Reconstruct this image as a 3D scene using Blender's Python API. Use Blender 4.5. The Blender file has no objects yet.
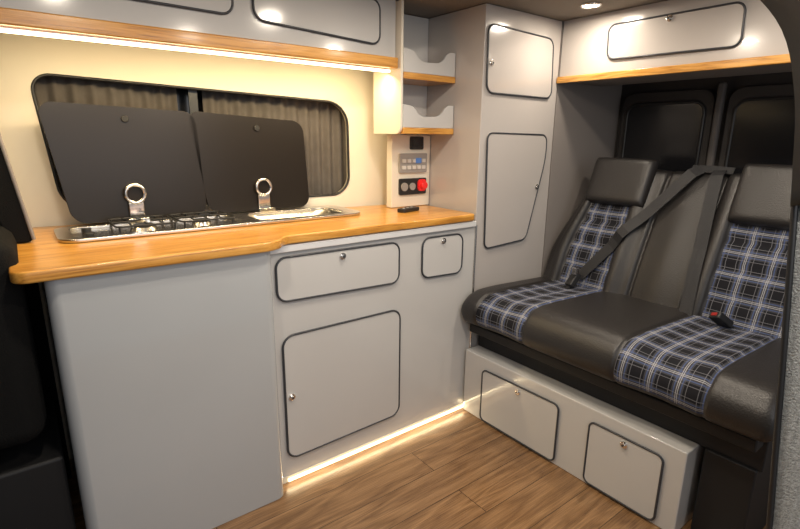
import bpy, bmesh, math, random
from mathutils import Vector, Matrix, Euler
random.seed(4)
S=bpy.context.scene
COL=bpy.context.collection
try:
    S.view_settings.view_transform='Standard'
except Exception: pass

# ------------------------------------------------------------ materials
def mat(name,color,rough=.5,metal=0,coat=0,emit=None,es=0,noise=None,bump=0,bscale=60,spec=.5):
    m=bpy.data.materials.new(name);m.use_nodes=True
    nt=m.node_tree;b=nt.nodes['Principled BSDF']
    b.inputs['Base Color'].default_value=(*color,1)
    b.inputs['Roughness'].default_value=rough
    b.inputs['Metallic'].default_value=metal
    b.inputs['Coat Weight'].default_value=coat
    b.inputs['Coat Roughness'].default_value=.05
    b.inputs['Specular IOR Level'].default_value=spec
    if emit: 
        b.inputs['Emission Color'].default_value=(*emit,1);b.inputs['Emission Strength'].default_value=es
    tc=nt.nodes.new('ShaderNodeTexCoord')
    if noise:
        n=nt.nodes.new('ShaderNodeTexNoise');n.inputs['Scale'].default_value=noise[0];n.inputs['Detail'].default_value=4
        nt.links.new(tc.outputs['Object'],n.inputs['Vector'])
        r=nt.nodes.new('ShaderNodeValToRGB');k=noise[1]
        r.color_ramp.elements[0].position=.3;r.color_ramp.elements[1].position=.7
        r.color_ramp.elements[0].color=(*[c*(1-k) for c in color],1)
        r.color_ramp.elements[1].color=(*[min(1,c*(1+k)) for c in color],1)
        nt.links.new(n.outputs['Fac'],r.inputs[0]);nt.links.new(r.outputs[0],b.inputs['Base Color'])
    if bump:
        n=nt.nodes.new('ShaderNodeTexNoise');n.inputs['Scale'].default_value=bscale;n.inputs['Detail'].default_value=3
        nt.links.new(tc.outputs['Object'],n.inputs['Vector'])
        bp=nt.nodes.new('ShaderNodeBump');bp.inputs['Strength'].default_value=bump;bp.inputs['Distance'].default_value=.01
        nt.links.new(n.outputs['Fac'],bp.inputs['Height']);nt.links.new(bp.outputs[0],b.inputs['Normal'])
    return m

def wood(name,c1,c2,c3,sx,sy,sz,rough=.35,coat=.2,planks=False,bands=9,fine=4,wb=.6,wf=.9):
    m=bpy.data.materials.new(name);m.use_nodes=True
    nt=m.node_tree;N=nt.nodes;L=nt.links;b=N['Principled BSDF']
    b.inputs['Roughness'].default_value=rough;b.inputs['Coat Weight'].default_value=coat;b.inputs['Coat Roughness'].default_value=.15
    tc=N.new('ShaderNodeTexCoord');vec=tc.outputs['Object']
    if planks:
        br=N.new('ShaderNodeTexBrick');br.inputs['Scale'].default_value=1
        br.inputs['Brick Width'].default_value=1.15;br.inputs['Row Height'].default_value=.13
        br.inputs['Mortar Size'].default_value=.0012;br.inputs['Mortar Smooth'].default_value=.1
        br.inputs['Color1'].default_value=(0,0,0,1);br.inputs['Color2'].default_value=(1,1,1,1);br.inputs['Mortar'].default_value=(.5,.5,.5,1)
        br.offset=.37;L.new(vec,br.inputs['Vector'])
        ad=N.new('ShaderNodeVectorMath');ad.operation='MULTIPLY_ADD'
        ad.inputs[1].default_value=(3.1,1.7,5);L.new(br.outputs['Color'],ad.inputs[0]);L.new(vec,ad.inputs[2]);vec=ad.outputs[0]
    mp=N.new('ShaderNodeMapping');mp.inputs['Scale'].default_value=(sx,sy,sz);L.new(vec,mp.inputs[0])
    n1=N.new('ShaderNodeTexNoise');n1.inputs['Scale'].default_value=1;n1.inputs['Detail'].default_value=3;n1.inputs['Distortion'].default_value=.4
    L.new(mp.outputs[0],n1.inputs['Vector'])
    mul=N.new('ShaderNodeMath');mul.operation='MULTIPLY';mul.inputs[1].default_value=bands;L.new(n1.outputs['Fac'],mul.inputs[0])
    fr=N.new('ShaderNodeMath');fr.operation='PINGPONG';fr.inputs[1].default_value=.5;L.new(mul.outputs[0],fr.inputs[0])
    n2=N.new('ShaderNodeTexNoise');n2.inputs['Scale'].default_value=6;n2.inputs['Detail'].default_value=8;n2.inputs['Roughness'].default_value=.75
    mp2=N.new('ShaderNodeMapping');f=fine
    mp2.inputs['Scale'].default_value=(sx*(f if sx>sy else .8),sy*(f if sy>sx else .8),sz*f);L.new(vec,mp2.inputs[0]);L.new(mp2.outputs[0],n2.inputs['Vector'])
    mx=N.new('ShaderNodeMath');mx.operation='MULTIPLY_ADD';mx.inputs[1].default_value=wb;L.new(fr.outputs[0],mx.inputs[0])
    m2=N.new('ShaderNodeMath');m2.operation='MULTIPLY';m2.inputs[1].default_value=wf;L.new(n2.outputs['Fac'],m2.inputs[0]);L.new(m2.outputs[0],mx.inputs[2])
    r=N.new('ShaderNodeValToRGB');e=r.color_ramp.elements
    e[0].position=.36;e[0].color=(*c1,1);e[1].position=.80;e[1].color=(*c3,1)
    q=e.new(.55);q.color=(*c2,1)
    L.new(mx.outputs[0],r.inputs[0]);out=r.outputs[0]
    if planks:
        k=N.new('ShaderNodeMix');k.data_type='RGBA';k.blend_type='MULTIPLY';k.inputs[0].default_value=1
        rr=N.new('ShaderNodeValToRGB');rr.color_ramp.elements[0].color=(.80,.78,.76,1);rr.color_ramp.elements[1].color=(1,1,1,1)
        L.new(br.outputs['Color'],rr.inputs[0]);L.new(out,k.inputs[6]);L.new(rr.outputs[0],k.inputs[7])
        k2=N.new('ShaderNodeMix');k2.data_type='RGBA';L.new(br.outputs['Fac'],k2.inputs[0]);L.new(k.outputs[2],k2.inputs[6]);k2.inputs[7].default_value=(*[c*.5 for c in c1],1)
        out=k2.outputs[2]
    L.new(out,b.inputs['Base Color'])
    bp=N.new('ShaderNodeBump');bp.inputs['Strength'].default_value=.12;bp.inputs['Distance'].default_value=.004;L.new(mx.outputs[0],bp.inputs['Height']);L.new(bp.outputs[0],b.inputs['Normal'])
    return m

def plaid():
    m=bpy.data.materials.new('tartan_cloth');m.use_nodes=True
    nt=m.node_tree;N=nt.nodes;L=nt.links;b=N['Principled BSDF'];b.inputs['Roughness'].default_value=.9
    b.inputs['Specular IOR Level'].default_value=.15
    uv=N.new('ShaderNodeUVMap');sp=N.new('ShaderNodeSeparateXYZ');L.new(uv.outputs[0],sp.inputs[0])
    def frac(o):
        a=N.new('ShaderNodeMath');a.operation='DIVIDE';a.inputs[1].default_value=.082;L.new(o,a.inputs[0])
        f=N.new('ShaderNodeMath');f.operation='FRACT';L.new(a.outputs[0],f.inputs[0]);return f.outputs[0]
    def st(o,c,w):
        a=N.new('ShaderNodeMath');a.operation='COMPARE';a.inputs[1].default_value=c;a.inputs[2].default_value=w;L.new(o,a.inputs[0]);return a.outputs[0]
    def op(o,x,y,s=None):
        a=N.new('ShaderNodeMath');a.operation=o;L.new(x,a.inputs[0])
        if y is not None:L.new(y,a.inputs[1])
        else:a.inputs[1].default_value=s
        return a.outputs[0]
    U=frac(sp.outputs[0]);V=frac(sp.outputs[1])
    def mk(c,w): return op('ADD',st(U,c,w),st(V,c,w))
    g=op('MULTIPLY',mk(.5,.20),None,.5)
    bl=op('MINIMUM',op('ADD',mk(.62,.022),mk(.38,.022)),None,1)
    g2=op('MINIMUM',op('ADD',mk(.20,.012),mk(.80,.012)),None,1)
    wh=op('MINIMUM',op('ADD',mk(.47,.012),mk(.53,.012)),None,1)
    def mix(f,a,c,k=1):
        x=N.new('ShaderNodeMix');x.data_type='RGBA';L.new(op('MULTIPLY',f,None,k),x.inputs[0])
        if isinstance(a,tuple):x.inputs[6].default_value=a
        else:L.new(a,x.inputs[6])
        x.inputs[7].default_value=c;return x.outputs[2]
    o=mix(g,(.013,.013,.016,1),(.085,.087,.10,1))
    o=mix(bl,o,(.07,.11,.26,1),.6)
    o=mix(g2,o,(.20,.20,.22,1),.6)
    o=mix(wh,o,(.46,.46,.48,1),.7)
    L.new(o,b.inputs['Base Color'])
    return m

M_white=mat('gloss_laminate',(.545,.535,.52),.14,coat=.4,noise=(3,.02))
M_grey=mat('gloss_laminate_grey',(.435,.45,.46),.10,coat=.6,noise=(2,.03))
M_ward=mat('wardrobe_laminate',(.48,.445,.42),.16,coat=.35,noise=(3,.02))
M_cream=mat('cream_wall_lining',(.75,.69,.575),.45,noise=(4,.02))
M_pipe=mat('dark_edge_trim',(.035,.038,.045),.4)
M_chrome=mat('chrome',(.85,.83,.80),.12,1)
M_alu=mat('satin_aluminium_profile',(.85,.85,.85),.35,.3)
M_steel=mat('brushed_steel',(.62,.60,.57),.25,1)
M_oak=wood('oak_worktop',(.28,.105,.015),(.56,.25,.038),(.71,.37,.085),1.6,16,16,.3,.3,bands=7,fine=3,wb=.45,wf=1.0)
M_oaky=wood('oak_edge_cross',(.30,.12,.02),(.56,.27,.055),(.69,.38,.11),16,1.6,16,.3,.3,fine=3)
M_floor=wood('oak_floor_planks',(.085,.040,.016),(.205,.108,.046),(.36,.21,.10),1.3,9,5,.30,.2,True,bands=8,fine=7,wb=.38,wf=1.02)
M_leather=mat('black_leather',(.019,.017,.0165),.40,bump=.15,bscale=220)
M_plaid=plaid()
M_black=mat('matte_black',(.008,.008,.009),.6)
M_blackg=mat('black_glass',(.014,.011,.009),.28,spec=.3)
M_blk2=mat('black_plastic',(.014,.014,.015),.4)
M_fab=mat('dark_fabric',(.005,.005,.005),.9,bump=.3,bscale=300,spec=.2)
M_ceil=mat('grey_ceiling_lining',(.20,.175,.15),.8,bump=.2,bscale=200)
M_trim=mat('grey_trim_lining',(.24,.215,.20),.7,bump=.1,bscale=200)
M_post=mat('grey_post',(.10,.09,.085),.7)
M_carpet=mat('light_grey_carpet',(.40,.44,.48),.95,bump=.8,bscale=260,noise=(120,.25))
M_curt=mat('curtain_cloth',(.110,.097,.088),.9,noise=(30,.1))
M_grow=mat('rear_dark_panel',(.030,.026,.025),.6)
M_glassd=mat('tinted_glass',(.010,.010,.012),.15)
M_belt=mat('seat_belt_webbing',(.016,.016,.018),.6,bump=.3,bscale=500)
M_red=mat('red_plastic_glow',(.65,.02,.02),.35,emit=(1,.03,.02),es=.15)  # slight emission brightens the red; the plastic is no lamp
M_redb=mat('red_buckle_button',(.30,.015,.012),.45)
M_led=mat('warm_led',(1,.8,.5),.5,emit=(1,.80,.46),es=8)
M_led2=mat('warm_led_floor',(1,.85,.55),.5,emit=(1,.86,.58),es=2)
M_lamp=mat('downlight_lens',(1,1,1),.5,emit=(1,.86,.66),es=30)
M_panel=mat('grey_plastic',(.30,.28,.26),.4)
M_btn=mat('button_grey',(.6,.58,.55),.4)
M_blue=mat('blue_lcd',(.05,.08,.15),.3,emit=(.1,.25,.6),es=.4)

# ------------------------------------------------------------ helpers
def empty(name,loc=(0,0,0),rot=(0,0,0)):
    e=bpy.data.objects.new(name,None);e.location=loc;e.rotation_euler=rot;COL.objects.link(e);e.empty_display_size=.05;return e
def addmesh(name,bm,m,parent=None,smooth=False):
    bmesh.ops.recalc_face_normals(bm,faces=bm.faces)
    me=bpy.data.meshes.new(name);bm.to_mesh(me);bm.free()
    for x in (m if isinstance(m,(list,tuple)) else [m]): me.materials.append(x)
    if smooth:
        for p in me.polygons:p.use_smooth=True
    o=bpy.data.objects.new(name,me);COL.objects.link(o)
    if parent:o.parent=parent
    return o
def bev(o,w=.004,seg=3):
    b=o.modifiers.new('b','BEVEL');b.width=w;b.segments=seg;b.limit_method='ANGLE';b.angle_limit=.6
    for p in o.data.polygons:p.use_smooth=True
    n=o.modifiers.new('n','WEIGHTED_NORMAL');n.keep_sharp=True
    return o
def box(name,x0,x1,y0,y1,z0,z1,m,parent=None,b=0):
    bm=bmesh.new();bmesh.ops.create_cube(bm,size=1)
    for v in bm.verts:v.co=Vector(((x0+x1)/2+v.co.x*(x1-x0),(y0+y1)/2+v.co.y*(y1-y0),(z0+z1)/2+v.co.z*(z1-z0)))
    o=addmesh(name,bm,m,parent)
    if b:bev(o,b)
    return o
def rpoly(pts,r,n=6):
    out=[];k=len(pts)
    for i in range(k):
        p=Vector(pts[i]);a=Vector(pts[i-1]);c=Vector(pts[(i+1)%k])
        rr=r[i] if isinstance(r,(list,tuple)) else r
        if rr<=0: out.append(p.copy());continue
        da=(a-p);dc=(c-p);ra=min(rr,da.length*.49);rc=min(rr,dc.length*.49)
        A=p+da.normalized()*ra;B=p+dc.normalized()*rc
        for j in range(n+1):
            t=j/n
            q=((1-t)**2*A+2*t*(1-t)*.72*p+t*t*B)/((1-t)**2+2*t*(1-t)*.72+t*t)
            out.append(q)
    return out
def FY(y0): return lambda a,b,c:(a,y0-c,b)      # faces -Y
def FX(x0): return lambda a,b,c:(x0-c,a,b)      # faces -X
def FZ(z0): return lambda a,b,c:(a,b,z0+c)
def prism(name,poly,c0,c1,mp,m,parent=None,b=0,smooth=False):
    bm=bmesh.new()
    A=[bm.verts.new(mp(p[0],p[1],c0)) for p in poly];B=[bm.verts.new(mp(p[0],p[1],c1)) for p in poly]
    n=len(poly)
    bm.faces.new(A[::-1]);bm.faces.new(B)
    for i in range(n): bm.faces.new((A[i],A[(i+1)%n],B[(i+1)%n],B[i]))
    o=addmesh(name,bm,m,parent)
    if b:bev(o,b)
    return o
def tube(name,pts,r,m,parent=None,closed=False,res=3,smooth=False):
    cu=bpy.data.curves.new(name,'CURVE');cu.dimensions='3D';cu.bevel_depth=r;cu.bevel_resolution=res
    s=cu.splines.new('POLY');s.points.add(len(pts)-1)
    for i,p in enumerate(pts): s.points[i].co=(*p,1)
    s.use_cyclic_u=closed
    t=bpy.data.objects.new(name+'_t',cu);COL.objects.link(t)
    dg=bpy.context.evaluated_depsgraph_get();me=bpy.data.meshes.new_from_object(t.evaluated_get(dg))
    bpy.data.objects.remove(t)
    me.name=name;me.materials.clear();me.materials.append(m)
    for p in me.polygons:p.use_smooth=True
    o=bpy.data.objects.new(name,me);COL.objects.link(o)
    if parent:o.parent=parent
    return o
def holed(name,loops,ext,mp,m,parent=None,bd=0):
    cu=bpy.data.curves.new(name,'CURVE');cu.dimensions='2D';cu.fill_mode='BOTH';cu.extrude=ext;cu.bevel_depth=bd;cu.bevel_resolution=2
    for lp in loops:
        s=cu.splines.new('POLY');s.points.add(len(lp)-1)
        for i,p in enumerate(lp): s.points[i].co=(p[0],p[1],0,1)
        s.use_cyclic_u=True
    t=bpy.data.objects.new(name+'_t',cu);COL.objects.link(t)
    dg=bpy.context.evaluated_depsgraph_get();me=bpy.data.meshes.new_from_object(t.evaluated_get(dg))
    bpy.data.objects.remove(t)
    for v in me.vertices: v.co=Vector(mp(v.co.x,v.co.y,v.co.z))
    me.materials.clear();me.materials.append(m)
    bm=bmesh.new();bm.from_mesh(me);bmesh.ops.remove_doubles(bm,verts=bm.verts,dist=1e-5)
    return addmesh(name,bm,m,parent)
def cyl(name,c,axis,r,h,m,parent=None,seg=32,r2=None,b=0):
    bm=bmesh.new();bmesh.ops.create_cone(bm,cap_ends=True,segments=seg,radius1=r,radius2=r if r2 is None else r2,depth=h)
    q=Vector((0,0,1)).rotation_difference(Vector(axis)).to_matrix().to_4x4()
    bmesh.ops.transform(bm,matrix=Matrix.Translation(c)@q,verts=bm.verts)
    o=addmesh(name,bm,m,parent)
    if b:bev(o,b)
    return o
def knob(name,a,b,mp,parent,r=.012):
    ax=Vector(mp(0,0,1))-Vector(mp(0,0,0))
    o=Vector(mp(a,b,.009))
    cyl(name,o,ax,r,.008,M_chrome,parent,24,b=.002)
    cyl(name+'_button',Vector(mp(a,b,.014)),ax,r*.6,.008,M_chrome,parent,20,b=.0015)
    cyl(name+'_slot',Vector(mp(a,b,.0185)),ax,r*.28,.002,M_pipe,parent,12)
def door(name,pts,r,mp,parent,m,kn=None,pr=.0038):
    P=rpoly(pts,r)
    prism(name,P,0,.007,mp,m,parent,b=.002)
    tube(name+'_edge_trim',[mp(p[0],p[1],.006) for p in P],pr,M_pipe,parent,True)
    if kn: knob(name+'_lock',kn[0],kn[1],mp,parent)
def rect(a0,b0,a1,b1): return [(a0,b0),(a1,b0),(a1,b1),(a0,b1)]

# ------------------------------------------------------------ room shell
ZC=1.67
box('floor',-2.7,1.25,-1.75,.95,-.04,0,M_floor)
box('ceiling',-2.7,1.25,-1.2,.95,ZC,ZC+.04,M_ceil)
box('wall_light_block',-2.7,1.25,.80,.84,0,ZC,M_trim)  # unseen outer van side, added to keep world light out
box('wall_rear',1.00,1.04,-1.5,.80,0,ZC,M_grow)
box('wall_rear_corner',.475,1.0,.0,.03,0,ZC,M_trim)
box('wall_cab',-2.74,-2.70,-1.75,.84,0,ZC,M_black)

# rear doors behind the bench
rd=empty('rear_doors')
for i,(a,b) in enumerate(((-.03,-.455),(-.505,-1.10))):
    P=rpoly(rect(b,.0,a,1.40),[.01,.01,.06,.06])
    prism('door_%d_panel'%i,P,0,.03,FX(.998),M_grow,rd,b=.006)
    P=rpoly(rect(b+.035,.98,a-.035,1.345),.05)
    prism('door_%d_glass'%i,P,.03,.036,FX(.998),M_glassd,rd)
    tube('door_%d_seal'%i,[FX(.998)(p[0],p[1],.034) for p in P],.007,M_blk2,rd,True)
box('centre_post',.94,.97,-.495,-.465,.0,1.42,M_post,rd,b=.01)

# ------------------------------------------------------------ window wall (slightly toed-in lining)
TH=math.atan(-.12)
def onwall(o):
    o.location=(0,.42,0);o.rotation_euler=(0,0,TH);return o
win=rpoly([(-1.425,1.362),(-.335,1.315),(-.33,.935),(-1.385,.918)],[.06,.09,.08,.09],10)
onwall(holed('wall_window',[[(-2.4,0.0),(-2.4,ZC),(.02,ZC),(.02,0.0)],win],.012,lambda a,b,c:(a,.012+c,b),M_cream))
wf=onwall(empty('window_1'))
tube('rubber_frame',[(p[0],0.0,p[1]) for p in win],.005,M_blk2,wf,True)
prism('tinted_pane',rect(-1.55,.86,-.2,1.42),0,.004,lambda a,b,c:(a,.17+c,b),M_glassd,wf)
box('sliding_pane_bar',-.955,-.925,.03,.045,.88,1.38,M_blk2,wf)
def curtain(name,x0,x1,yy,parent):
    bm=bmesh.new();n=int((x1-x0)/.004);rows=[]
    for j,z in enumerate((.87,1.0,1.2,1.41)):
        rows.append([bm.verts.new((x0+(x1-x0)*i/n,yy+.008*math.sin(i*.004*120+.9*math.sin(i*.05)+j*.08)+.008*math.sin(i*.07),z)) for i in range(n+1)])
    for j in range(3):
        for i in range(n): bm.faces.new((rows[j][i],rows[j][i+1],rows[j+1][i+1],rows[j+1][i]))
    return addmesh(name,bm,M_curt,parent,True)
cw=onwall(empty('curtain'))
curtain('curtain_left',-1.50,-.99,.075,cw);curtain('curtain_right',-.90,-.24,.075,cw)
tube('curtain_rail',[(-1.52,.075,1.385),(-.22,.075,1.385)],.006,M_black,cw)
tube('curtain_rail_lower',[(-1.52,.075,.90),(-.22,.075,.90)],.005,M_black,cw)

# ------------------------------------------------------------ kitchen base cabinets
kc=empty('kitchen_cabinet')
box('carcass',-.93,-.004,0,.385,.0,.832,M_white,kc)
box('worktop_rail',-.93,-.010,-.014,.30,.826,.849,M_alu,kc,b=.003)
k=FY(0)
door('wide_drawer',[(-.885,.665),(-.402,.652),(-.402,.806),(-.885,.809)],.035,k,kc,M_white,(-.645,.786))
door('small_drawer',[(-.290,.648),(-.078,.640),(-.078,.804),(-.290,.806)],.035,k,kc,M_white,(-.185,.786))
door('cupboard_door',[(-.875,.09),(-.395,.10),(-.395,.545),(-.875,.545)],.04,k,kc,M_white,(-.853,.325))
box('toe_board',-.93,-.004,-.003,.0,.0,.022,M_cream,kc)
P=rpoly([(-1.475,-.065),(-.915,-.065),(-.915,.46),(-1.475,.52)],[.03,.03,0,0],6)
o=prism('end_unit',P,0,.852,FZ(0),M_grey,kc,b=.002)
# worktop
W=rpoly([(-1.53,-.080),(-.905,-.080),(-.865,-.014),(-.020,-.014),(-.020,.395),(-1.53,.58)],[.03,.05,.03,.02,0,0],8)
sink=rpoly(rect(-.83,.235,-.47,.415),.06,8)
ct=empty('wooden_worktop')
holed('worktop_slab',[W,sink],.009,lambda a,b,c:(a,b,.866+c),M_oak,ct,bd=.005)
# ------------------------------------------------------------ hob + sink
hs=empty('hob_and_sink_unit')
rim=rpoly(rect(-1.42,.205,-.415,.455),.05,8)
hobr=rpoly(rect(-1.385,.225,-.88,.42),.03,8)
sk2=rpoly(rect(-.83,.235,-.47,.415),.06,8)
holed('steel_rim',[rim,hobr,sk2],.003,lambda a,b,c:(a,b,.887+c),M_steel,hs,bd=.002)
prism('hob_tray',rpoly(rect(-1.383,.227,-.882,.418),.03,8),0,.0015,FZ(.8815),M_steel,hs)
bm=bmesh.new()
lo=rpoly(rect(-.80,.26,-.50,.39),.05,8)
A=[bm.verts.new((p[0],p[1],.886)) for p in sk2];B=[bm.verts.new((p[0],p[1],.84)) for p in lo]
for i in range(len(A)): bm.faces.new((A[i],A[(i+1)%len(A)],B[(i+1)%len(B)],B[i]))
bm.faces.new(B);addmesh('sink_bowl',bm,M_steel,hs,True)
cyl('sink_drain',(-.65,.325,.8415),(0,0,1),.022,.003,M_chrome,hs)
for i,(x,y,r) in enumerate(((-1.185,.325,.036),(-1.005,.325,.028))):
    cyl('burner_base_%d'%i,(x,y,.888),(0,0,1),r*1.2,.010,M_steel,hs,r2=r)
    cyl('burner_cap_%d'%i,(x,y,.897),(0,0,1),r*.8,.008,M_black,hs,b=.002)
zg=.910
for (x0,x1) in ((-1.275,-1.100),(-1.090,-.915)):
    fr=rpoly(rect(x0,.235,x1,.412),.02,4)
    tube('pan_support',[(p[0],p[1],zg) for p in fr],.0030,M_black,hs,True)
    xc=(x0+x1)/2
    for t in (.25,.5,.75):
        xx=x0+(x1-x0)*t
        tube('pan_bar',[(xx,.235,zg),(xx,.29,zg+.002)],.0028,M_black,hs);tube('pan_bar_rear',[(xx,.36,zg+.002),(xx,.412,zg)],.0028,M_black,hs)
    tube('pan_cross_l',[(x0,.325,zg),(xc-.025,.325,zg+.002)],.0028,M_black,hs);tube('pan_cross_r',[(xc+.025,.325,zg+.002),(x1,.325,zg)],.0028,M_black,hs)
    for sx in(x0+.01,x1-.01):
        for sy in (.24,.407): tube('pan_leg',[(sx,sy,.884),(sx,sy,zg)],.003,M_black,hs)
for i,y in enumerate((.27,.36)): cyl('hob_knob_%d'%i,(-1.34,y,.890),(0,0,1),.014,.014,M_blk2,hs,b=.003)
def lid(name,pts,hx,kx,kz):
    mp=lambda a,b,c:(a,.452+(b-.89)*.05-c,b)
    P=rpoly(pts,.045,8)
    prism(name,P,0,.006,mp,M_blackg,hs,b=.0015)
    cyl(name+'_bumper',Vector(mp(kx,kz,.010)),(0,-1,0),.011,.008,M_black,hs,b=.002)
    box(name+'_hinge_foot',hx-.032,hx+.032,.405,.447,.889,.908,M_chrome,hs,b=.003)
    box(name+'_hinge_strap',hx-.024,hx+.024,.434,.445,.90,.958,M_chrome,hs,b=.004)
    tube(name+'_hinge_ring',[(hx+.029*math.cos(t*.2618),.434,.986+.030*math.sin(t*.2618)) for t in range(24)],.0060,M_chrome,hs,True)
    cyl(name+'_hinge_disc',(hx,.443,.986),(0,1,0),.024,.004,M_blackg,hs)
lid('hob_lid',[(-1.415,1.275),(-.955,1.258),(-.945,.897),(-1.365,.897)],-1.180,-1.18,1.228)
lid('sink_lid',[(-.985,1.262),(-.540,1.236),(-.528,.895),(-.938,.895)],-.730,-.735,1.207)

# ------------------------------------------------------------ upper cabinet over kitchen
uc=empty('overhead_cabinet')
box('carcass',-2.3,-.285,.185,.40,1.468,ZC-.002,M_white,uc)
box('base_board',-2.3,-.285,.195,.395,1.446,1.466,M_cream,uc)
box('oak_lip',-2.3,-.285,.165,.193,1.430,1.468,M_oak,uc,b=.004)
k=FY(.185)
door('locker_door_right',[(-.835,1.528),(-.36,1.505),(-.36,1.655),(-.835,1.655)],.035,k,uc,M_white)
door('locker_door_left',[(-1.42,1.535),(-.90,1.530),(-.90,1.655),(-1.42,1.655)],.035,k,uc,M_white)
box('led_channel',-2.25,-.30,.197,.215,1.426,1.446,M_alu,uc)
box('led_diffuser',-2.25,-.30,.197,.213,1.418,1.426,M_led,uc)

# ------------------------------------------------------------ open shelf unit
su=empty('corner_shelf_unit')
prism('side_panel',rpoly([(.155,1.19),(.34,1.19),(.34,ZC-.004),(.155,ZC-.004)],[.03,0,0,0]),0,.012,lambda a,b,c:(-.28+c,a,b),M_cream,su,b=.003)
box('back_panel',-.268,-.002,.33,.342,1.19,ZC-.004,M_white,su)
for i,z in enumerate((1.192,1.395)):
    box('oak_shelf_%d'%i,-.268,-.002,.150,.33,z,z+.024,M_oak,su,b=.003)
    mp=FY(.165)
    pts=[(-.268,z+.024),(-.004,z+.024),(-.004,z+.115),(-.045,z+.115),(-.075,z+.070),(-.185,z+.066),(-.215,z+.105),(-.268,z+.110)]
    prism('front_lip_%d'%i,rpoly(pts,[0,0,.004,.02,.03,.03,.02,.004],5),0,.012,mp,M_white,su,b=.002)

# ------------------------------------------------------------ wardrobe
wd=empty('wardrobe')
box('carcass',0,.47,0,.40,0,ZC-.002,M_ward,wd,b=.003)
k=FY(0)
door('upper_door',[(.018,1.352),(.425,1.350),(.410,1.588),(.012,1.600)],.035,k,wd,M_ward,(.035,1.46))
door('lower_door',[(.052,.722),(.320,.735),(.422,1.10),(.415,1.195),(.036,1.200)],[.03,.03,.06,.03,.03],k,wd,M_ward,(.368,.97))
tube('edge_strip',[(-.002,-.004,0),(-.002,-.004,.83)],.005,M_chrome,wd)

# ------------------------------------------------------------ control panel
cp=empty('control_panel')
box('backing_board',-.215,-.003,.298,.335,.882,1.188,M_cream,cp,b=.002)
k=FY(.298)
def cpr(name,a0,b0,a1,b1,c0,c1,m,r=.006): prism(name,rpoly(rect(a0,b0,a1,b1),r,4),c0,c1,k,m,cp)
cpr('display_bezel',-.120,1.128,-.050,1.182,0,.010,M_blk2);cpr('display_screen',-.110,1.140,-.060,1.172,.010,.012,M_glassd,.003)
cpr('switch_panel',-.180,1.030,-.030,1.112,0,.012,M_panel)
for i in range(5):
    for j in range(2): cpr('switch_%d_%d'%(i,j),-.168+i*.027,1.045+j*.028,-.150+i*.027,1.060+j*.028,.012,.017,M_btn,.002)
cpr('switch_screen',-.098,1.070,-.068,1.092,.017,.019,M_blue,.002)
cpr('socket_plate',-.178,.935,-.030,1.005,0,.010,M_blk2)
cyl('socket_ring_a',k(-.154,.97,.012),(0,1,0),.018,.006,M_panel,cp);cyl('socket_ring_b',k(-.110,.97,.012),(0,1,0),.016,.006,M_panel,cp)
cpr('isolator_plate',-.080,.948,-.036,1.000,.010,.018,M_red,.015)
cyl('isolator_knob',k(-.058,.974,.026),(0,1,0),.016,.022,M_red,cp,b=.003)
kf=empty('remote_control')
P=rpoly([(-.255,.155),(-.150,.183),(-.162,.220),(-.267,.192)],.008,4)
prism('remote_body',P,0,.015,FZ(.8805),M_blk2,kf,b=.003)
for i in range(3): cyl('remote_button_%d'%i,(-.24+i*.026,.179+i*.007,.8965),(0,0,1),.005,.002,M_btn,kf,12)

# ------------------------------------------------------------ over-bench cabinet
oc=empty('overhead_cabinet')
box('carcass',.475,.80,-1.15,-.004,1.441,ZC-.002,M_ward,oc)
box('base_board',.474,.80,-1.15,-.004,1.424,1.440,M_trim,oc)
box('oak_lip',.455,.473,-1.15,-.004,1.414,1.441,M_oaky,oc,b=.003)
k=FX(.475)
door('locker_door',[(-.705,1.482),(-.228,1.490),(-.222,1.618),(-.700,1.618)],.03,k,oc,M_ward,(-.46,1.605))

# ------------------------------------------------------------ bench base
bb=empty('bench_storage_box')
box('carcass',-.04,.40,-.935,-.014,0,.290,M_white,bb,b=.004)
k=FX(-.04)
door('left_hatch',[(-.500,.012),(-.125,.010),(-.125,.240),(-.500,.246)],.022,k,bb,M_white,(-.315,.220))
door('right_hatch',[(-.875,.012),(-.625,.012),(-.625,.246),(-.875,.246)],.022,k,bb,M_white,(-.752,.224))

# ------------------------------------------------------------ bench seat
bs=empty('bench_seat')
Y0,Y1=-.012,-1.13
PL=((-.105,-.335),(-.705,-.965))
def cr(pts,n):
    out=[];k=len(pts)
    for i in range(k-1):
        p0=Vector(pts[max(i-1,0)]);p1=Vector(pts[i]);p2=Vector(pts[i+1]);p3=Vector(pts[min(i+2,k-1)])
        for j in range(n):
            t=j/n;out.append(.5*((2*p1)+(p2-p0)*t+(2*p0-5*p1+4*p2-p3)*t*t+(3*p1-p0-3*p2+p3)*t**3))
    out.append(Vector(pts[-1]));return out
def g(x,w): return math.exp(-(x/w)**2)
def sst(x): x=max(0,min(1,x));return x*x*(3-2*x)
def bulge(y):
    h=0
    for a,b in PL:
        c=(a+b)/2;h-=.012*sst(1-abs(y-c)/.16)
        h-=.009*(g(y-a,.006)+g(y-b,.006))
    return h
YS=[Y0+(Y1-Y0)*i/186 for i in range(187)]
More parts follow.
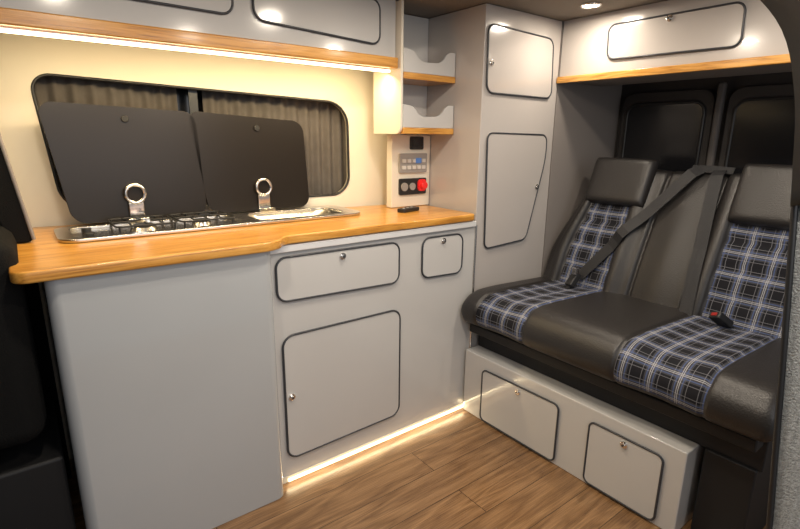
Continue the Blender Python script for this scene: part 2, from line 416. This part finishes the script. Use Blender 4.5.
def loft(name,prof,fn,matfn,parent):
    bm=bmesh.new();uvl=bm.loops.layers.uv.new('UVMap');grid=[]
    s=[0]
    for i in range(1,len(prof)): s.append(s[-1]+(Vector(prof[i])-Vector(prof[i-1])).length)
    for y in YS: grid.append([bm.verts.new(fn(y,i)) for i in range(len(prof))])
    for a in range(len(YS)-1):
        for i in range(len(prof)-1):
            f=bm.faces.new((grid[a][i],grid[a+1][i],grid[a+1][i+1],grid[a][i+1]))
            f.material_index=matfn((YS[a]+YS[a+1])/2,i)
            for l,(yy,ss) in zip(f.loops,((YS[a],s[i]),(YS[a+1],s[i]),(YS[a+1],s[i+1]),(YS[a],s[i+1]))): l[uvl].uv=(yy+2,ss+.02)
    bm.faces.new(grid[0]);bm.faces.new(grid[-1][::-1])
    o=addmesh(name,bm,[M_leather,M_plaid],parent,True)
    return o
sp=cr([(.52,.45,0),(.52,.53,0),(.45,.545,0),(.25,.555,0),(.08,.562,0),(-.02,.556,0),(-.07,.525,0),(-.088,.485,0),(-.08,.445,0),(-.05,.425,0),(.05,.42,0),(.50,.42,0)],7)
def seatfn(y,i):
    p=sp[i];e=min(abs(y-Y0),abs(y-Y1));k=max(0,1-e/.035);k=1-math.sqrt(max(0,1-k*k))
    cx,cz=.22,.487
    x,z=p.x,p.y
    h=bulge(y)
    top=sst((z-.49)/.05)
    fr=sst((-.0-x)/.07)
    z+=h*top;x-=h*fr
    z+=top*.012*math.sin(min(1,max(0,(y-Y1)/(Y0-Y1)))*math.pi)
    z=cz+(z-cz)*(1-.45*k);x=cx+(x-cx)*(1-.06*k)
    return (x,y,z)
loft('seat_cushion',[(p.x,p.y) for p in sp],seatfn,lambda y,i:1 if (2<=i//7<=7 and any(b<y<a for a,b in PL)) else 0,bs)
# backrest
BX,BZ=.44,.50;D=Vector((.365,0,.931));NN=Vector((-.931,0,.365))
bp_=cr([(.0,-.12,0),(.0,.0,0),(.06,.012,0),(.20,.015,0),(.35,.008,0),(.48,.0,0),(.57,-.008,0),(.600,-.022,0),(.615,-.06,0),(.60,-.10,0),(.56,-.12,0),(.3,-.12,0),(.0,-.121,0)],7)
PB=((-.12,-.335),(-.735,-1.02))
def backpt(y,t,w):
    if y>-.25: yy=y-.095*sst((t-.15)/.40)*max(0,(y+.25)/.25)
    elif y<-.95: yy=y+.05*sst((t-.25)/.36)*min(1,(-.95-y)/.18)
    else: yy=y
    return Vector((BX,yy,BZ))+D*t+NN*w
def bback(y,t):
    h=0
    for a,b in PB:
        c=(a+b)/2;hw=(a-b)/2
        h+=.026*(g(y-a-.03,.035)+g(y-b+.03,.035))-.004*sst(1-abs(y-c)/hw)
        if b<y<a: h-=.012*(g(t-.13,.010)+g(t-.24,.010)+g(t-.35,.010))
        h-=.012*(g(y-a,.006)+g(y-b,.006))
    h-=.02*(g(y+.445,.007)+g(y+.66,.007))
    h+=.010*g(y+.55,.06)
    return h
def backfn(y,i):
    t,w=bp_[i].x,bp_[i].y
    e=min(abs(y-Y0),abs(y-Y1));k=max(0,1-e/.04);k=1-math.sqrt(max(0,1-k*k))
    fr=sst((w+.09)/.08)
    w=w+bback(y,t)*fr
    w=-.06+(w+.06)*(1-.5*k);t=.3+(t-.3)*(1-.07*k)
    return backpt(y,t,w)
loft('backrest',[(p.x,p.y) for p in bp_],backfn,lambda y,i:1 if (.0<bp_[i].x<.455 and bp_[i].y>-.02 and any(b<y<a for a,b in PB)) else 0,bs)
def pillow(name,ya,yb,ta,tb,w0,w1,parent):
    bm=bmesh.new();n=20;F=[];Bk=[]
    for i in range(n+1):
        r=[];r2=[]
        for j in range(n+1):
            u=math.sin((i/n*2-1)*math.pi/2);v=math.sin((j/n*2-1)*math.pi/2)
            uu=u*math.sqrt(1-.03*v**4);vv=v*math.sqrt(1-.03*u**4)
            e=(1-abs(u)**12)*(1-abs(v)**12)
            y=(ya+yb)/2+uu*(ya-yb)/2;t=(ta+tb)/2+vv*(tb-ta)/2
            w=w0+(w1-w0)*e**.5
            P=Vector((BX,y,BZ))+D*t
            r.append(bm.verts.new(P+NN*w));r2.append(bm.verts.new(P+NN*(w0-.03*e**.5)))
        F.append(r);Bk.append(r2)
    for i in range(n):
        for j in range(n):
            bm.faces.new((F[i][j],F[i+1][j],F[i+1][j+1],F[i][j+1]));bm.faces.new((Bk[i][j],Bk[i][j+1],Bk[i+1][j+1],Bk[i+1][j]))
    bmesh.ops.remove_doubles(bm,verts=bm.verts,dist=1e-4)
    return addmesh(name,bm,M_leather,parent,True)
pillow('headrest_pad_a',-.122,-.398,.425,.636,.012,.050,bs)
pillow('headrest_pad_b',-.715,-1.020,.410,.636,.012,.050,bs)
# frame
box('steel_frame',.03,.46,-1.10,-.02,.292,.415,M_black,bs,b=.004)
box('front_rail',-.03,.03,-1.09,-.02,.372,.412,M_black,bs,b=.006)
box('side_leg',.02,.42,-1.09,-.955,.0,.295,M_black,bs,b=.006)
tube('floor_track',[(-.10,-1.03,.02),(.55,-1.03,.02)],.018,M_steel,bs)
tube('recline_lever',[(.30,-1.135,.47),(.18,-1.15,.46),(.10,-1.15,.44)],.010,M_blk2,bs)
# seat belts
def ribbon(name,path,wid,parent):
    bm=bmesh.new();prev=None
    P=[Vector(p) for p in path]
    for i,p in enumerate(P):
        d=(P[min(i+1,len(P)-1)]-P[max(i-1,0)]).normalized();s=d.cross(NN).normalized()*wid/2
        c=[bm.verts.new(p+s),bm.verts.new(p-s),bm.verts.new(p-s+NN*.003),bm.verts.new(p+s+NN*.003)]
        if prev:
            for a in range(4): bm.faces.new((prev[a],prev[(a+1)%4],c[(a+1)%4],c[a]))
        else: bm.faces.new(c)
        prev=c
    bm.faces.new(prev[::-1])
    return addmesh(name,bm,M_belt,parent)
def beltpath(ya,ta,yb,tb,n=20):
    out=[]
    for i in range(n+1):
        q=i/n;y=ya+(yb-ya)*q;t=ta+(tb-ta)*q
        out.append(backpt(y,t,.020+max(0,bback(y,t))+.015*math.sin(q*math.pi)+(-.02 if t>.6 else 0)))
    return out
sb=empty('seat_belt')
ribbon('diagonal_webbing',beltpath(-.57,.61,-.215,.08),.046,sb)
sb2=empty('seat_belt')
ribbon('vertical_webbing',beltpath(-.635,.61,-.690,.03),.046,sb2)
ribbon('belt_guide',[backpt(-.53,.615,-.005),backpt(-.60,.615,-.003),backpt(-.68,.612,-.005)],.026,sb2)
def buckle(loc,rot,parent):
    e=empty('buckle',loc,rot);e.parent=parent
    box('buckle_body',-.022,.022,-.014,.014,-.040,.030,M_blk2,e,b=.006)
    box('release_button',-.011,.011,-.006,.006,.030,.033,M_redb,e,b=.001)
    box('buckle_stalk',-.010,.010,-.005,.005,-.08,-.040,M_belt,e)
buckle((.395,-.225,.585),(.7,.2,1.2),sb)
buckle((.400,-.81,.575),(-.9,.3,1.2),sb2)
box('buckle_tongue',.375,.40,-.245,-.225,.61,.64,M_chrome,sb,b=.002)

# ------------------------------------------------------------ sliding door pillar
dp=empty('sliding_door_frame')
prof=[(-1.225,0),(-1.216,.23),(-1.18,.60),(-1.145,.94),(-1.125,1.12),(-1.105,1.26),(-1.065,1.38),(-.985,1.475),(-.87,1.57),(-.74,1.66)]
pp=cr([(a,b,0) for a,b in prof],5)
def strip(name,x0,x1,d0,d1,i0,i1,m):
    bm=bmesh.new();prev=None
    for p in pp[i0:i1]:
        c=[bm.verts.new((x0,p.x-d0,p.y+d0*.3)),bm.verts.new((x1,p.x-d0,p.y+d0*.3)),bm.verts.new((x1,p.x-d1,p.y+d1*.3)),bm.verts.new((x0,p.x-d1,p.y+d1*.3))]
        if prev:
            for a in range(4): bm.faces.new((prev[a],prev[(a+1)%4],c[(a+1)%4],c[a]))
        else: bm.faces.new(c)
        prev=c
    bm.faces.new(prev[::-1]);return addmesh(name,bm,m,dp,True)
strip('carpeted_pillar',-.30,-.22,.006,.16,0,19,M_carpet)
strip('black_header',-.32,-.20,.0,.24,18,len(pp),M_blk2)
tube('rubber_seal',[(-.30,p.x-.002,p.y) for p in pp[:22]],.006,M_blk2,dp)

# ------------------------------------------------------------ cab area on the left
ds=empty('driver_seat')
def cush(name,x0,x1,y0,y1,z0,z1,b): 
    o=box(name,x0,x1,y0,y1,z0,z1,M_fab,ds,b=b);return o
cush('backrest',-1.66,-1.515,-.02,.44,.42,.94,.05)
cush('cushion',-2.10,-1.62,-.02,.44,.35,.50,.05)
cush('headrest',-1.70,-1.60,.10,.34,1.00,1.20,.035)
for y in(.17,.27): tube('headrest_post',[(-1.62,y,.90),(-1.65,y,1.03)],.006,M_chrome,ds)
box('plinth',-2.10,-1.495,.0,.44,.0,.36,M_black,ds,b=.01)
box('cab_gap_filler',-2.4,-1.482,.47,.51,.0,.85,M_fab)  # black panel added so the pale wall gap reads dark
box('cab_floor_mat',-2.6,-1.485,-1.7,-.07,.0,.006,M_black)
bpil=empty('door_pillar_trim')
P=rpoly([(-1.67,1.60),(-1.565,1.60),(-1.530,1.32),(-1.472,.882),(-1.53,.882),(-1.62,1.25)],.02,4)
prism('pillar_cover',P,0,.05,FY(.33),M_fab,bpil,b=.006)
tube('pillar_edge',[FY(.33)(-1.565,1.58,.052),FY(.33)(-1.530,1.32,.052),FY(.33)(-1.475,.89,.052)],.005,M_trim,bpil)

# ------------------------------------------------------------ lights
def area(name,loc,rot,sx,sy,e,col=(1,.84,.64)):
    l=bpy.data.lights.new(name,'AREA');l.shape='RECTANGLE';l.size=sx;l.size_y=sy;l.energy=e;l.color=col
    o=bpy.data.objects.new(name,l);o.location=loc;o.rotation_euler=rot;COL.objects.link(o);return o
def spot(i,x,y,e):
    d=empty('ceiling_downlight')
    tube('bezel',[(x+.034*math.cos(t*.2618),y+.034*math.sin(t*.2618),ZC-.003) for t in range(24)],.005,M_chrome,d,True)
    cyl('lens',(x,y,ZC-.003),(0,0,1),.030,.004,M_lamp,d)
    l=bpy.data.lights.new('downlight_bulb','AREA');l.shape='DISK';l.size=.07;l.energy=e;l.color=(1,.87,.71)
    o=bpy.data.objects.new('downlight_bulb',l);o.location=(x,y,ZC-.012);COL.objects.link(o);o.parent=d
spot(0,.32,-.23,3)
spot(1,.05,-.85,5.5)  # this and the next three: unseen lamps added for even general light
spot(2,-.55,-.35,5.8)
spot(3,-1.30,-.45,5.2)
spot(4,-.70,-1.0,7)
area('under_cabinet_led',(-1.0,.22,1.412),(math.radians(22),0,0),1.4,.02,8,(1,.77,.42))
area('floor_led',(-.46,-.012,.03),(math.radians(-60),0,0),.86,.01,.6,(1,.80,.48))
fl=box('floor_led_strip',-.88,-.01,-.010,-.004,.004,.014,M_led2)
area('daylight_from_open_door',(-1.0,-2.3,1.5),(math.radians(78),0,math.radians(-8)),1.8,1.2,14,(.97,.97,1))
w=bpy.data.worlds.new('World');S.world=w;w.use_nodes=True
w.node_tree.nodes['Background'].inputs[0].default_value=(.88,.87,.86,1);w.node_tree.nodes['Background'].inputs[1].default_value=.28

# ------------------------------------------------------------ camera
cd=bpy.data.cameras.new('camera');cam=bpy.data.objects.new('camera',cd);COL.objects.link(cam)
cd.sensor_width=36;cd.lens=36*500.5/800;cd.clip_start=.02
cam.location=(-1.495,-1.440,1.18)
cam.rotation_euler=Euler((math.radians(90-14.30),math.radians(-.61),math.radians(-37.27)),'XYZ')
S.camera=cam
